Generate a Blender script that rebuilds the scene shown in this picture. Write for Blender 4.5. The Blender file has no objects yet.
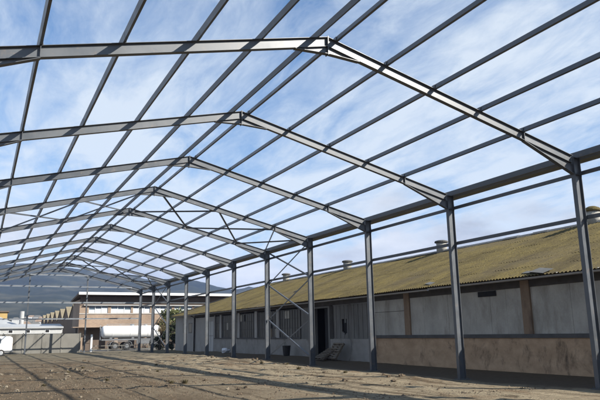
import bpy, math, random
import numpy as np
from mathutils import Vector, Matrix, noise as mnoise

random.seed(7)
S = bpy.context.scene
COL = S.collection
R = math.radians

# ------------------------------------------------------------------ helpers
class MB:
    """collects geometry in world coordinates; build() links it as ONE mesh object"""
    def __init__(s): s.v = []; s.f = []
    def add(s, vs, fs):
        n = len(s.v); s.v += [tuple(p) for p in vs]; s.f += [tuple(i + n for i in f) for f in fs]; return s
    def box(s, x0, x1, y0, y1, z0, z1):
        return s.add([(x0,y0,z0),(x1,y0,z0),(x1,y1,z0),(x0,y1,z0),(x0,y0,z1),(x1,y0,z1),(x1,y1,z1),(x0,y1,z1)],
                     [(3,2,1,0),(4,5,6,7),(0,1,5,4),(1,2,6,5),(2,3,7,6),(3,0,4,7)])
    def bar(s, p, q, w, h, up=(0,0,1), off=(0,0)):
        """box along p-q: w sideways, h along 'up'; off shifts the section (side, up)"""
        p = Vector(p); q = Vector(q); d = (q - p).normalized(); up = Vector(up)
        sd = d.cross(up).normalized(); u = sd.cross(d).normalized()
        o = sd*off[0] + u*off[1]; a = sd*w/2; b = u*h/2
        vs = [p+o-a-b, p+o+a-b, p+o+a+b, p+o-a+b, q+o-a-b, q+o+a-b, q+o+a+b, q+o-a+b]
        return s.add(vs, [(0,1,2,3),(7,6,5,4),(1,0,4,5),(2,1,5,6),(3,2,6,7),(0,3,7,4)])
    def isec(s, p, q, up, depth, width, tf=.016, tw=.012):
        s.bar(p, q, width, tf, up, (0, depth/2 - tf/2))
        s.bar(p, q, width, tf, up, (0, -depth/2 + tf/2))
        return s.bar(p, q, tw, depth - 2*tf, up)
    def csec(s, p, q, up, depth, width, t=.012, lip=.02):
        s.bar(p, q, t, depth, up, (-width/2 + t/2, 0))
        for k in (1, -1):
            s.bar(p, q, width - t, t, up, (t/2, k*(depth/2 - t/2)))
            s.bar(p, q, t, lip, up, (width/2 - t/2, k*(depth/2 - t - lip/2)))
        return s
    def prism(s, poly, y0, y1):
        """xz polygon extruded along y"""
        n = len(poly)
        vs = [(x,y0,z) for x,z in poly] + [(x,y1,z) for x,z in poly]
        fs = [tuple(range(n)), tuple(range(2*n-1, n-1, -1))] + [(i, i+n, (i+1)%n+n, (i+1)%n) for i in range(n)]
        return s.add(vs, fs)
    def tube(s, pts, rs, n=10, cap=True):
        """smooth tapered tube through points"""
        pts = [Vector(p) for p in pts]; base = len(s.v); m = len(pts)
        d0 = (pts[1]-pts[0]).normalized(); a = d0.orthogonal().normalized()
        for i, p in enumerate(pts):
            d = (pts[min(i+1,m-1)] - pts[max(i-1,0)]).normalized()
            a = (a - d*a.dot(d)).normalized(); b = d.cross(a)
            for k in range(n):
                t = 2*math.pi*k/n; s.v.append(tuple(p + (a*math.cos(t) + b*math.sin(t))*rs[i]))
        for i in range(m-1):
            for k in range(n):
                s.f.append((base+i*n+k, base+i*n+(k+1)%n, base+(i+1)*n+(k+1)%n, base+(i+1)*n+k))
        if cap:
            s.f.append(tuple(base+k for k in range(n-1,-1,-1))); s.f.append(tuple(base+(m-1)*n+k for k in range(n)))
        return s
    def build(s, name, m, parent=None, smooth=False, bevel=0):
        o = Vector((0,0,0)); p = parent
        while p: o += p.location; p = p.parent
        me = bpy.data.meshes.new(name)
        me.from_pydata([(a-o.x, b-o.y, c-o.z) for a,b,c in s.v], [], s.f); me.validate(); me.update()
        if smooth: me.polygons.foreach_set('use_smooth', [True]*len(me.polygons))
        me.materials.append(m)
        ob = bpy.data.objects.new(name, me); COL.objects.link(ob); ob.parent = parent
        if bevel:
            md = ob.modifiers.new('bevel', 'BEVEL'); md.width = bevel; md.segments = 2; md.limit_method = 'ANGLE'
        return ob

def tag(o, label=None, cat=None, group=None, kind=None):
    for k, v in (('label',label),('category',cat),('group',group),('kind',kind)):
        if v: o[k] = v
    return o
def thing(name, label, cat, loc=(0,0,0), group=None):
    o = bpy.data.objects.new(name, None); COL.objects.link(o); o.location = loc; o.empty_display_size = .3
    return tag(o, label, cat, group)

def smooth(a, b, x):
    t = min(max((x-a)/(b-a), 0), 1); return t*t*(3-2*t)

# ------------------------------------------------------------------ materials
def newmat(name):
    m = bpy.data.materials.new(name); m.use_nodes = True; nt = m.node_tree
    return m, nt, nt.nodes['Principled BSDF']
def N(nt, t, **kw):
    n = nt.nodes.new(t)
    for k, v in kw.items():
        if k in n.inputs: n.inputs[k].default_value = v
        else: setattr(n, k, v)
    return n
def ramp(nt, src, stops):
    r = nt.nodes.new('ShaderNodeValToRGB'); e = r.color_ramp.elements
    while len(e) < len(stops): e.new(.5)
    for i, (p, c) in enumerate(stops):
        e[i].position = p; e[i].color = (c[0], c[1], c[2], 1) if not isinstance(c, (int,float)) else (c,c,c,1)
    nt.links.new(src, r.inputs[0]); return r
def coords(nt, scale=(1,1,1)):
    tc = nt.nodes.new('ShaderNodeTexCoord'); mp = nt.nodes.new('ShaderNodeMapping')
    mp.inputs['Scale'].default_value = scale; nt.links.new(tc.outputs['Object'], mp.inputs[0]); return mp.outputs[0]
def noise(nt, vec, scale, detail=6, rough=.6, dist=0):
    n = N(nt, 'ShaderNodeTexNoise', Scale=scale, Detail=detail, Roughness=rough, Distortion=dist)
    nt.links.new(vec, n.inputs['Vector']); return n.outputs['Fac']
def mixc(nt, fac, a, b, mode='MIX'):
    m = nt.nodes.new('ShaderNodeMix'); m.data_type = 'RGBA'; m.blend_type = mode
    for s, v in ((m.inputs[0], fac), (m.inputs[6], a), (m.inputs[7], b)):
        if hasattr(v, 'links'): nt.links.new(v, s)
        else: s.default_value = v if isinstance(v, (int,float)) else (*v, 1)
    return m.outputs[2]
def bump(nt, b, h, strength=.4, dist=.02):
    n = N(nt, 'ShaderNodeBump', Strength=strength, Distance=dist)
    nt.links.new(h, n.inputs['Height']); nt.links.new(n.outputs[0], b.inputs['Normal'])
def weathered(name, c0, c1, scale=2, rough=.7, stretch=(1,1,1), stain=None, stain_at=(.58,.7), bmp=.3, spec=.4, fine=None):
    """two-tone noisy surface with an optional stain colour in patches"""
    m, nt, b = newmat(name); v = coords(nt, stretch)
    f = noise(nt, v, scale, 8, .65)
    c = ramp(nt, f, [(.32, c0), (.68, c1)]).outputs[0]
    if stain:
        v2 = coords(nt, (stretch[0]*1.3, stretch[1]*1.3, stretch[2]*.6))
        g = ramp(nt, noise(nt, v2, scale*.6, 9, .7, .4), [(stain_at[0], 0), (stain_at[1], 1)]).outputs[0]
        c = mixc(nt, g, c, stain)
    h = noise(nt, coords(nt), fine or scale*14, 4, .6)
    c = mixc(nt, ramp(nt, h, [(.3,.0),(.75,.25)]).outputs[0], c, (c0[0]*.6, c0[1]*.6, c0[2]*.6))
    nt.links.new(c, b.inputs['Base Color'])
    b.inputs['Roughness'].default_value = rough; b.inputs['Specular IOR Level'].default_value = spec
    if bmp: bump(nt, b, h, bmp, .01)
    return m

def steel(name, c, rough=.42, metallic=0.0):
    m, nt, b = newmat(name); v = coords(nt)
    f = noise(nt, v, 1.6, 8, .65)
    cc = ramp(nt, f, [(.3, [x*.82 for x in c]), (.7, [x*1.12 for x in c])]).outputs[0]
    oi = nt.nodes.new('ShaderNodeObjectInfo')
    cc = mixc(nt, 1.0, cc, ramp(nt, oi.outputs['Random'], [(0, (.78,.79,.80)), (.5, (1,1,1)), (1, (1.22,1.19,1.14))]).outputs[0], 'MULTIPLY')
    d = ramp(nt, noise(nt, v, 5, 10, .75, .3), [(.55, 0), (.70, .65)]).outputs[0]
    cc = mixc(nt, d, cc, (.16,.12,.09))
    nt.links.new(cc, b.inputs['Base Color'])
    r = ramp(nt, f, [(.3, rough-.06), (.7, rough+.1)]); nt.links.new(r.outputs[0], b.inputs['Roughness'])
    b.inputs['Metallic'].default_value = metallic; b.inputs['Specular IOR Level'].default_value = .75
    return m
M = {}
M['steel'] = steel('grey_steel_paint', (.066,.074,.084), .40)
M['galv'] = steel('galvanised_steel', (.30,.32,.34), .42, .15)
M['gutter'] = steel('gutter_paint', (.12,.12,.12), .5)
M['plinth_tan'] = weathered('tan_wash', (.35,.235,.14), (.52,.365,.23), 1.3, .9, (1,1,1.6), (.10,.07,.045), (.54,.68))
M['plinth_grey'] = weathered('grey_wash', (.23,.22,.20), (.32,.305,.28), 1.2, .9, (1,1,1), (.11,.10,.09), (.56,.7))
M['panel'] = weathered('fibre_cement', (.31,.295,.255), (.47,.445,.39), 1.1, .9, (1,1,.7), (.19,.17,.135), (.52,.72))
M['ribs'] = weathered('ribbed_sheet', (.125,.122,.112), (.19,.185,.17), 1.2, .85, (1,1,.4), (.09,.08,.07), (.58,.7))
M['pier'] = weathered('pier_concrete', (.18,.125,.08), (.27,.19,.125), 1.5, .9, (1,1,.5), (.07,.05,.04), (.55,.7))
M['ledge'] = weathered('ledge_concrete', (.07,.068,.064), (.11,.105,.098), 1.5, .9)
M['shade_beam'] = weathered('shade_dark_beam', (.05,.043,.036), (.085,.075,.064), 1.5, .9)  # dark brown stands in for the shade under the eave
M['annex'] = weathered('pale_render', (.30,.29,.27), (.39,.375,.35), .8, .9, (1,1,.6), (.16,.15,.135), (.6,.75))
M['timber'] = weathered('old_timber', (.10,.08,.06), (.16,.13,.09), 3, .85, (1,1,1), (.08,.06,.045))
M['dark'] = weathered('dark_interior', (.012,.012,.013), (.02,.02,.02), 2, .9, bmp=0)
M['brick'] = None
M['white'] = weathered('white_paint', (.74,.74,.72), (.8,.8,.78), .7, .5, (1,1,1), (.6,.58,.54), (.66,.8), bmp=.05)
M['offwhite'] = weathered('offwhite_render', (.40,.40,.385), (.48,.48,.465), .6, .8, (1,1,.5), (.42,.41,.38), (.6,.76))
M['whiteroof'] = weathered('pale_sheet_roof', (.34,.345,.34), (.42,.425,.42), .4, .6, (1,1,1), (.4,.4,.39))
M['concrete'] = weathered('wall_concrete', (.16,.152,.132), (.22,.21,.182), .7, .9, (1,1,.6), (.09,.083,.07), (.54,.68))
M['brown'] = weathered('brown_cladding', (.10,.075,.058), (.14,.105,.08), .6, .8, (1,1,.5), (.075,.055,.045))
M['ochre'] = weathered('ochre_sheet', (.20,.165,.105), (.27,.225,.145), .5, .85, (1,1,1), (.2,.16,.1))
M['mustard'] = weathered('mustard_render', (.40,.27,.10), (.48,.33,.13), .5, .85)
M['rubber'] = weathered('tyre_rubber', (.02,.02,.02), (.035,.034,.033), 6, .85)
M['black'] = weathered('black_plastic', (.012,.012,.013), (.02,.02,.02), 5, .45, bmp=.05)
M['bag'] = weathered('white_sack', (.62,.63,.66), (.75,.76,.78), 4, .6, bmp=.2)
M['rock'] = weathered('broken_concrete', (.145,.118,.082), (.24,.20,.145), 7, .95, (1,1,1), (.11,.085,.06))
M['clod'] = weathered('dirt_clod', (.085,.062,.04), (.14,.103,.066), 7, .95)
M['bark'] = weathered('bark', (.07,.055,.04), (.13,.10,.075), 6, .95, (1,1,.3))
M['greypaint'] = weathered('grey_chassis', (.10,.105,.11), (.16,.165,.17), 2, .6)

def leafmat(name, c0, c1):
    m, nt, b = newmat(name)
    oi = nt.nodes.new('ShaderNodeNewGeometry')
    c = ramp(nt, oi.outputs['Random Per Island'], [(0, c0), (1, c1)]).outputs[0]
    nt.links.new(c, b.inputs['Base Color']); b.inputs['Roughness'].default_value = .6
    b.inputs['Specular IOR Level'].default_value = .25
    return m
M['leaf_olive'] = leafmat('olive_leaves', (.07,.085,.028), (.14,.14,.05))
M['leaf_dark'] = leafmat('dark_leaves', (.022,.035,.016), (.05,.06,.028))
M['leaf_dry'] = leafmat('dry_leaves', (.10,.075,.035), (.17,.125,.06))
M['grass_dry'] = leafmat('dry_weeds', (.09,.075,.04), (.17,.14,.075))

def glassmat(name, c, rough=.12):
    m, nt, b = newmat(name)
    f = noise(nt, coords(nt), .7, 4, .5)
    nt.links.new(ramp(nt, f, [(.35, [x*.6 for x in c]), (.65, [x*1.3 for x in c])]).outputs[0], b.inputs['Base Color'])
    b.inputs['Roughness'].default_value = rough; b.inputs['Specular IOR Level'].default_value = .7
    return m
M['glass'] = glassmat('dirty_glass', (.03,.03,.027), .45)
M['glass_blue'] = glassmat('window_glass', (.09,.12,.14), .08)
M['blind'] = weathered('window_blind', (.62,.66,.68), (.74,.77,.78), .8, .6, bmp=0)

def brickmat():
    m, nt, b = newmat('brown_brick'); tc = nt.nodes.new('ShaderNodeTexCoord')
    sp = nt.nodes.new('ShaderNodeSeparateXYZ'); nt.links.new(tc.outputs['Object'], sp.inputs[0])
    ad = N(nt, 'ShaderNodeMath', operation='ADD'); nt.links.new(sp.outputs[0], ad.inputs[0]); nt.links.new(sp.outputs[1], ad.inputs[1])
    cb = nt.nodes.new('ShaderNodeCombineXYZ'); nt.links.new(ad.outputs[0], cb.inputs[0]); nt.links.new(sp.outputs[2], cb.inputs[1])
    br = N(nt, 'ShaderNodeTexBrick', Scale=1.0)
    br.inputs['Brick Width'].default_value = .24; br.inputs['Row Height'].default_value = .085; br.inputs['Mortar Size'].default_value = .008
    br.inputs['Color1'].default_value = (.34,.245,.17,1); br.inputs['Color2'].default_value = (.275,.19,.13,1); br.inputs['Mortar'].default_value = (.24,.20,.165,1)
    nt.links.new(cb.outputs[0], br.inputs['Vector'])
    f = ramp(nt, noise(nt, coords(nt), .5, 6), [(.35, .8), (.65, 1.1)]).outputs[0]
    nt.links.new(mixc(nt, 1.0, br.outputs['Color'], f, 'MULTIPLY'), b.inputs['Base Color']); b.inputs['Roughness'].default_value = .9
    return m
M['brick'] = brickmat()

def mossmat():
    m, nt, b = newmat('mossy_fibre_cement'); v = coords(nt)
    f = noise(nt, coords(nt, (.5,1,1)), .55, 10, .7, .3)
    c = ramp(nt, f, [(.32, (.062,.047,.021)), (.45, (.115,.09,.036)), (.58, (.168,.13,.048)), (.72, (.112,.088,.050))]).outputs[0]
    st = noise(nt, coords(nt, (.16,1,1)), 3.2, 8, .7)             # streaks running down the slope
    c = mixc(nt, ramp(nt, st, [(.45,0),(.7,.6)]).outputs[0], c, (.085,.068,.042))
    sp = noise(nt, v, 9, 6, .75)
    c = mixc(nt, ramp(nt, sp, [(.55,0),(.66,.75)]).outputs[0], c, (.20,.165,.075))
    c = mixc(nt, ramp(nt, noise(nt, v, 22, 3, .6), [(.48,0),(.66,.65)]).outputs[0], c, (.036,.028,.016))
    g = ramp(nt, noise(nt, coords(nt, (1,.7,1)), .23, 5, .6), [(.5,0),(.68,.6)]).outputs[0]
    c = mixc(nt, g, c, (.10,.082,.055))
    nt.links.new(c, b.inputs['Base Color']); b.inputs['Roughness'].default_value = .95; b.inputs['Specular IOR Level'].default_value = .15
    bump(nt, b, sp, .7, .03)
    return m
M['moss'] = mossmat()

def dirtmat():
    m, nt, b = newmat('dirt_ground'); v = coords(nt)
    sp = nt.nodes.new('ShaderNodeSeparateXYZ'); nt.links.new(v, sp.inputs[0])
    big = noise(nt, v, .16, 8, .6, .4)
    c = ramp(nt, big, [(.32, (0.106,0.072,0.039)), (.48, (0.159,0.113,0.061)), (.62, (0.212,0.157,0.088)), (.8, (0.254,0.195,0.115))]).outputs[0]
    # driven strips parallel to the shed: paler packed sand
    wob = noise(nt, coords(nt, (.3,.12,1)), 1.0, 3)
    xx = N(nt, 'ShaderNodeMath', operation='MULTIPLY_ADD'); nt.links.new(wob, xx.inputs[0]); xx.inputs[1].default_value = 4.0; nt.links.new(sp.outputs[0], xx.inputs[2])
    east = N(nt, 'ShaderNodeMapRange'); east.inputs[1].default_value = -9.0; east.inputs[2].default_value = -3.0; nt.links.new(xx.outputs[0], east.inputs[0])
    st = noise(nt, coords(nt, (1.6,.10,1)), 1.5, 8, .7)
    pale = N(nt, 'ShaderNodeMath', operation='MULTIPLY'); nt.links.new(east.outputs[0], pale.inputs[0])
    nt.links.new(ramp(nt, st, [(.34,.25),(.56,1)]).outputs[0], pale.inputs[1])
    c = mixc(nt, pale.outputs[0], c, (0.392,0.305,0.176))
    st2 = ramp(nt, noise(nt, coords(nt, (2.2,.16,1)), 1.1, 7, .7, .5), [(.51,0),(.60,.85)]).outputs[0]
    c = mixc(nt, st2, c, (0.111,0.075,0.038))
    rust = ramp(nt, noise(nt, coords(nt, (.5,.35,1)), .8, 8, .7, .8), [(.54,0),(.64,.7)]).outputs[0]
    c = mixc(nt, rust, c, (0.201,0.118,0.051))
    sm = noise(nt, v, 4.5, 10, .75)
    c = mixc(nt, ramp(nt, sm, [(.36,.75),(.5,0)]).outputs[0], c, (0.069,0.048,0.027))
    c = mixc(nt, ramp(nt, sm, [(.56,0),(.70,.7)]).outputs[0], c, (0.318,0.250,0.152))
    darker = N(nt, 'ShaderNodeMath', operation='MULTIPLY_ADD'); nt.links.new(noise(nt, coords(nt, (1,.5,1)), .9, 8, .7), darker.inputs[0]); darker.inputs[1].default_value = 1.6; nt.links.new(sp.outputs[0], darker.inputs[2])
    shade_mask = N(nt, 'ShaderNodeMapRange'); shade_mask.inputs[1].default_value = -.1; shade_mask.inputs[2].default_value = .9; nt.links.new(darker.outputs[0], shade_mask.inputs[0])  # mask for the shade painted into the soil beside the shed
    c = mixc(nt, shade_mask.outputs[0], c, mixc(nt, sm, (0.060,0.043,0.027), (0.165,0.118,0.070)))       # darker soil along the shed, its shade put into the colour
    far = N(nt, 'ShaderNodeMapRange'); far.inputs[1].default_value = 44.0; far.inputs[2].default_value = 62.0; nt.links.new(sp.outputs[1], far.inputs[0])
    c = mixc(nt, far.outputs[0], c, mixc(nt, big, (0.138,0.112,0.068), (0.201,0.165,0.102)))
    hs_ = N(nt, 'ShaderNodeHueSaturation', Saturation=.84, Value=.93); nt.links.new(c, hs_.inputs['Color']); c = hs_.outputs[0]
    nt.links.new(c, b.inputs['Base Color']); b.inputs['Roughness'].default_value = .97; b.inputs['Specular IOR Level'].default_value = .12
    ad = N(nt, 'ShaderNodeMath', operation='ADD'); nt.links.new(sm, ad.inputs[0]); nt.links.new(noise(nt, v, 19, 5, .7), ad.inputs[1])
    bump(nt, b, ad.outputs[0], .9, .07)
    return m
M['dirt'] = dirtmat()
M['tarmac'] = weathered('tarmac', (.09,.085,.075), (.14,.13,.115), .6, .95, (1,1,1), (.2,.18,.15))

def hillmat():
    m, nt, b = newmat('hill_scrub'); v = coords(nt)
    f = noise(nt, v, .004, 12, .65)
    c = ramp(nt, f, [(.35, (.012,.018,.020)), (.5, (.028,.035,.027)), (.62, (.075,.073,.05))]).outputs[0]
    c = mixc(nt, ramp(nt, noise(nt, v, .03, 8, .7), [(.45,0),(.65,.6)]).outputs[0], c, (.022,.030,.02))
    nt.links.new(c, b.inputs['Base Color']); b.inputs['Roughness'].default_value = 1; b.inputs['Specular IOR Level'].default_value = 0
    return m
M['hill'] = hillmat()

# ------------------------------------------------------------------ ground
YB = [(-60,0),(10,-.02),(18,-.08),(25,-.05),(31,0),(37,.10),(43,.12),(55,.12),(61,.03),(69,0),(76,0)]
def edge_h(y):
    if y <= YB[0][0] or y >= YB[-1][0]: return 0
    for (a,ha),(b,hb) in zip(YB, YB[1:]):
        if a <= y <= b: return ha + (hb-ha)*smooth(a,b,y)
def gz(x, y):
    if x < -45 or x > 6 or y < -10 or y > 76: return 0.0
    m = smooth(-45,-30,x)*(1-smooth(2.9,3.6,x))*smooth(-10,0,y)*(1-smooth(73,76,y))
    h = edge_h(y)*smooth(-7,-1,x) + .1*smooth(1,3,x)
    h += .05*mnoise.noise((x*.25, y*.18, 1.3)) + .022*mnoise.noise((x*.9, y*.7, 4.1)) + .012*mnoise.noise((x*2.6, y*2.2, 9.))
    # loose spoil ridge thrown up beside the column line
    r = math.exp(-((x+1.5)/.55)**2) * smooth(15,22,y)*(1-smooth(52,60,y))
    h += r*(.05 + .14*max(0, mnoise.noise((x*.8, y*.45, 7.7))+.15) + .06*mnoise.noise((x*2.2, y*1.7, 2.2)))
    # wheel ruts
    for rx, d in ((-3.4,.05),(-5.1,.05),(-6.2,.03),(-10.6,.035),(-12.2,.035)):
        rxx = rx + .5*math.sin(y*.07+rx)
        h -= d*math.exp(-((x-rxx)/.16)**2) - .6*d*math.exp(-((abs(x-rxx)-.3)/.13)**2)
    # trampled rubble bed
    q = math.exp(-((x+13)/4.5)**2 - ((y-30)/5.5)**2)
    h += q*(.05*mnoise.noise((x*1.7, y*1.5, 3.3)) + .04*mnoise.noise((x*4, y*3.4, 5.5)))
    return h*m
def graded(lo, hi, step, far):
    a = [lo + i*step for i in range(int((hi-lo)/step)+1)]
    d = step; x = a[-1]; up = []
    while x < far: d *= 1.35; x += d; up.append(x)
    d = step; x = a[0]; dn = []
    while x > -far: d *= 1.35; x -= d; dn.append(x)
    return dn[::-1] + a + up
xs = graded(-30, 4, .2, 6000); ys = graded(8, 76.2, .22, 6000)
g = MB(); nx = len(xs)
g.v = [(x, y, gz(x,y)) for y in ys for x in xs]
g.f = [(j*nx+i, j*nx+i+1, (j+1)*nx+i+1, (j+1)*nx+i) for j in range(len(ys)-1) for i in range(nx-1)]
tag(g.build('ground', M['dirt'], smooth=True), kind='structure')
tag(MB().box(-80,60,78.2,89.5,-.05,.012).build('road', M['tarmac']), kind='structure')

# ------------------------------------------------------------------ hills (polar sheet)
PROF = [(-60,.07),(-40,.075),(-25,.09),(-10,.096),(0,.102),(5,.104),(8,.094),(10.5,.089),(13,.086),(16,.086),(21,.072),(28,.06),(40,.05),(60,.045),(80,.04)]
def prof(a):
    for (p,hp),(q,hq) in zip(PROF, PROF[1:]):
        if p <= a <= q: return hp + (hq-hp)*smooth(p,q,a)
    return .04
h = MB(); rr = [330 + 45*i for i in range(70)]; az = [-60 + .4*i for i in range(341)]
def hill_h(a, r):
    t = min((r-330)/(2700-330), 1); k = smooth(.28,1,t)*.84 + .16*min(t*2.6,1)
    top = prof(a)*2700; x, y = r*math.sin(R(a))-16, r*math.cos(R(a))
    rid = 1-abs(mnoise.noise((x*.0022, y*.0022, .7)))*1.6
    z = top*k*(.86+.14*rid) + k*26*mnoise.noise((x*.008,y*.008,3)) + k*9*mnoise.noise((x*.03,y*.03,5))
    return max(z - max(0, r-2700)*.12, 0)
for a in az:
    for r in rr:
        h.v.append((r*math.sin(R(a))-16, r*math.cos(R(a)), hill_h(a, r) - .6*(r < 340)))
n = len(rr)
h.f = [(i*n+j, i*n+j+1, (i+1)*n+j+1, (i+1)*n+j) for i in range(len(az)-1) for j in range(n-1)]
tag(h.build('hills', M['hill'], smooth=True), kind='structure')

# ------------------------------------------------------------------ steel skeleton
Y0, BAY, HS, ZE, ZR = 12.77, 6.0, 9.0, 7.06, 9.26
SL = (ZR-ZE)/HS; TH = math.atan(SL)
FR = [Y0 + BAY*k for k in range(-2, 11)]; YN, YF = FR[0]-.1, FR[-1]+.1
def ztop(x): return ZR - SL*abs(x+HS)
sk = thing('steel_building_frame', 'unclad dark grey steel skeleton of a pitched-roof shed standing on the dirt yard', 'steel frame', (-9, 36, 0))
D, W, RD, RW = .30, .15, .26, .14
cn = math.cos(TH)
def column_mb(x, y, sgn):
    zb = gz(x, y) if x > -5 else 0
    m = MB().isec((x,y,zb+.03), (x,y,ZE-.03), (1,0,0), D, W)
    m.box(x-D/2, x+D/2, y-W/2, y+W/2, ZE-.03, ZE-.015)
    for zz in (ZE-.58,):                                             # stiffeners opposite the haunch flange
        m.box(x-D/2+.016, x+D/2-.016, y-W/2+.01, y-.006, zz, zz+.014); m.box(x-D/2+.016, x+D/2-.016, y+.006, y+W/2-.01, zz, zz+.014)
    for zz in (5.12, 6.55):                                          # girt cleats
        m.box(x+sgn*(D/2+.001), x+sgn*(D/2+.012), y-.07, y+.07, zz-.12, zz+.12)
    return m, zb
def rafter_mb(y, sgn):
    """sgn +1: right slope (x from the ridge to 0)"""
    xo = -HS + sgn*(HS-D/2); xi = -HS + sgn*.012
    up = Vector((sgn*SL, 0, 1)).normalized()
    a = Vector((xo, y, ztop(xo))) - up*RD/2; b = Vector((xi, y, ztop(xi))) - up*RD/2
    m = MB().isec(a, b, up, RD, RW, .010, .01)
    m.box(min(xi,-HS+sgn*.001), max(xi,-HS+sgn*.001), y-RW/2-.01, y+RW/2+.01, ZR-.5, ZR+.02)   # ridge end plate
    x1 = xo + -sgn*.006
    m.box(min(xo,x1), max(xo,x1), y-RW/2-.008, y+RW/2+.008, ZE-.6, ZE-.06)                  # end plate at the column
    xs_ = xo - sgn*2.05                                                                    # stiffener where the haunch starts
    for s in (1,-1):
        m.box(xs_-.007, xs_+.007, min(y+s*.006,y+s*RW/2), max(y+s*.006,y+s*RW/2), ztop(xs_)-RD/cn+.014, ztop(xs_)-.014)
    return m
def haunch_mb(y, sgn):
    xo = -HS + sgn*(HS-D/2-.008); xe = xo - sgn*2.05
    g0 = ztop(xo)-RD/cn-.003; g1 = ztop(xe)-RD/cn-.003
    m = MB().prism([(xo,g0),(xe,g1),(xo,ZE-.56)], y-.006, y+.006)
    m.bar((xo,y,ZE-.568), (xe,y,g1-.008), RW, .014)
    return m
def apex_mb(y, sgn):
    xi = -HS+sgn*.013; xe = -HS+sgn*.95
    g0 = ztop(xi)-RD/cn-.003; g1 = ztop(xe)-RD/cn-.003
    m = MB().prism([(xi,g0),(xe,g1),(xi,ZR-.46)], y-.006, y+.006)
    m.bar((xi,y,ZR-.468), (xe,y,g1-.008), RW, .012)
    return m
for y in FR:
    for x, sg in ((0,1),(-18,-1)):
        m, zb = column_mb(x, y, sg); c = m.build('column', M['steel'], sk)
        bp = MB().box(x-.24, x+.24, y-.16, y+.16, zb+.005, zb+.03)
        for dx in (-.19,.19):
            for dy in (-.11,.11): bp.tube([(x+dx,y+dy,zb+.03),(x+dx,y+dy,zb+.09)], [.014,.014], 6)
        bp.box(x-.3, x+.3, y-.22, y+.22, zb-.4, zb+.005)
        bp.build('base_plate', M['ledge'], c)
        r = rafter_mb(y, sg).build('rafter', M['steel'], sk)
        haunch_mb(y, sg).build('haunch', M['steel'], r)
        apex_mb(y, sg).build('ridge_gusset', M['steel'], r)
PX = [-8.72,-7.15,-5.52,-3.86,-2.2]
for sg in (1,-1):
    up = Vector((sg*SL,0,1)).normalized()
    for px in PX:
        x = px if sg > 0 else -18-px
        c = Vector((x,0,ztop(x)+.004)) + up*.072
        m = MB().csec((c.x,YN,c.z), (c.x,YF,c.z), up, .144, .06)
        for y in FR:                                                 # cleats and lapped joints
            m.bar((c.x-sg*.05,y-.06,c.z), (c.x-sg*.05,y+.06,c.z), .012, .134, up)
            m.bar((c.x,y-.3,c.z), (c.x,y+.3,c.z), .064, .148, up)
        m.build('purlin', M['steel'], sk)
for x, sg in ((0,1),(-18,-1)):
    a = lambda d: x + sg*d
    e = MB().csec((a(.03),YN,ZE+.06), (a(.03),YF,ZE+.06), (0,0,1), .2, .07).build('eave_beam', M['steel'], sk)
    gt = MB()
    for p, q, z0, z1 in ((.19,.58,6.98,6.992),(.19,.2,6.992,7.2),(.57,.58,6.992,7.2)):
        gt.box(min(a(p),a(q)), max(a(p),a(q)), YN, YF, z0, z1)
    for y in FR: gt.box(min(a(.2),a(.57)), max(a(.2),a(.57)), y+.9, y+.925, 7.18, 7.2)
    gt.build('box_gutter', M['gutter'], sk)
    for zz in (5.12, 6.55):
        MB().csec((a(D/2+.05),YN,zz), (a(D/2+.05),YF,zz), (0,0,1), .12, .06).build('wall_girt', M['steel'], sk)
# cross bracing: two braced bays
def brace(p, q): MB().bar(p, q, .012, .075).bar(p, q, .075, .012, (0,0,1), (.03,.034)).build('brace', M['steel'], sk)
for k in (3, 8):
    ya, yb = Y0+BAY*k+.1, Y0+BAY*(k+1)-.1
    for i, x in enumerate((.03, -18.03)):
        for z0, z1 in ((.35,2.55),(2.62,4.78),(4.85,6.9)):
            brace((x,ya,z0),(x,yb,z1)); brace((x+.016,ya,z1),(x+.016,yb,z0))
    for sg in (1,-1):
        for xa, xb in ((-8.72,-5.52),(-5.52,-2.2),(-2.2,-.25)):
            if sg < 0: xa, xb = -18-xa, -18-xb
            za, zb = ztop(xa)-.16, ztop(xb)-.16
            brace((xa,ya,za),(xb,yb,zb)); brace((xa,yb,za-.02),(xb,ya,zb-.02))
# far gable: posts and girts
YG = FR[-1]
for x in (-6,-12):
    c = MB().isec((x,YG,.03), (x,YG,ztop(x)-RD/cn-.005), (0,1,0), .2, .14, .012, .01).build('gable_post', M['steel'], sk)
    MB().box(x-.15,x+.15,YG-.16,YG+.16,-.2,.03).build('base_plate', M['ledge'], c)
for zz, xa, xb in ((3.7,-17.8,-.2),(5.45,-17.8,-.2),(7.2,-16.9,-1.1),(8.45,-12.0,-6.0)):
    MB().csec((xa,YG-.15,zz),(xb,YG-.15,zz),(0,0,1),.13,.06).build('gable_girt', M['galv'], sk)

# ------------------------------------------------------------------ long mossy shed on the right
sh = thing('long_shed', 'long low shed with mossy corrugated roof and patched grey and tan wall', 'shed', (3.4, 36, 0))
XW, XE, XR, ZEV, ZRG = 3.4, 2.9, 11.7, 3.81, 7.08
YS, YE, YH = 2.0, 70.2, 62.4
def zr(x): return ZEV + (x-XE)*(ZRG-ZEV)/(XR-XE)
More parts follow.
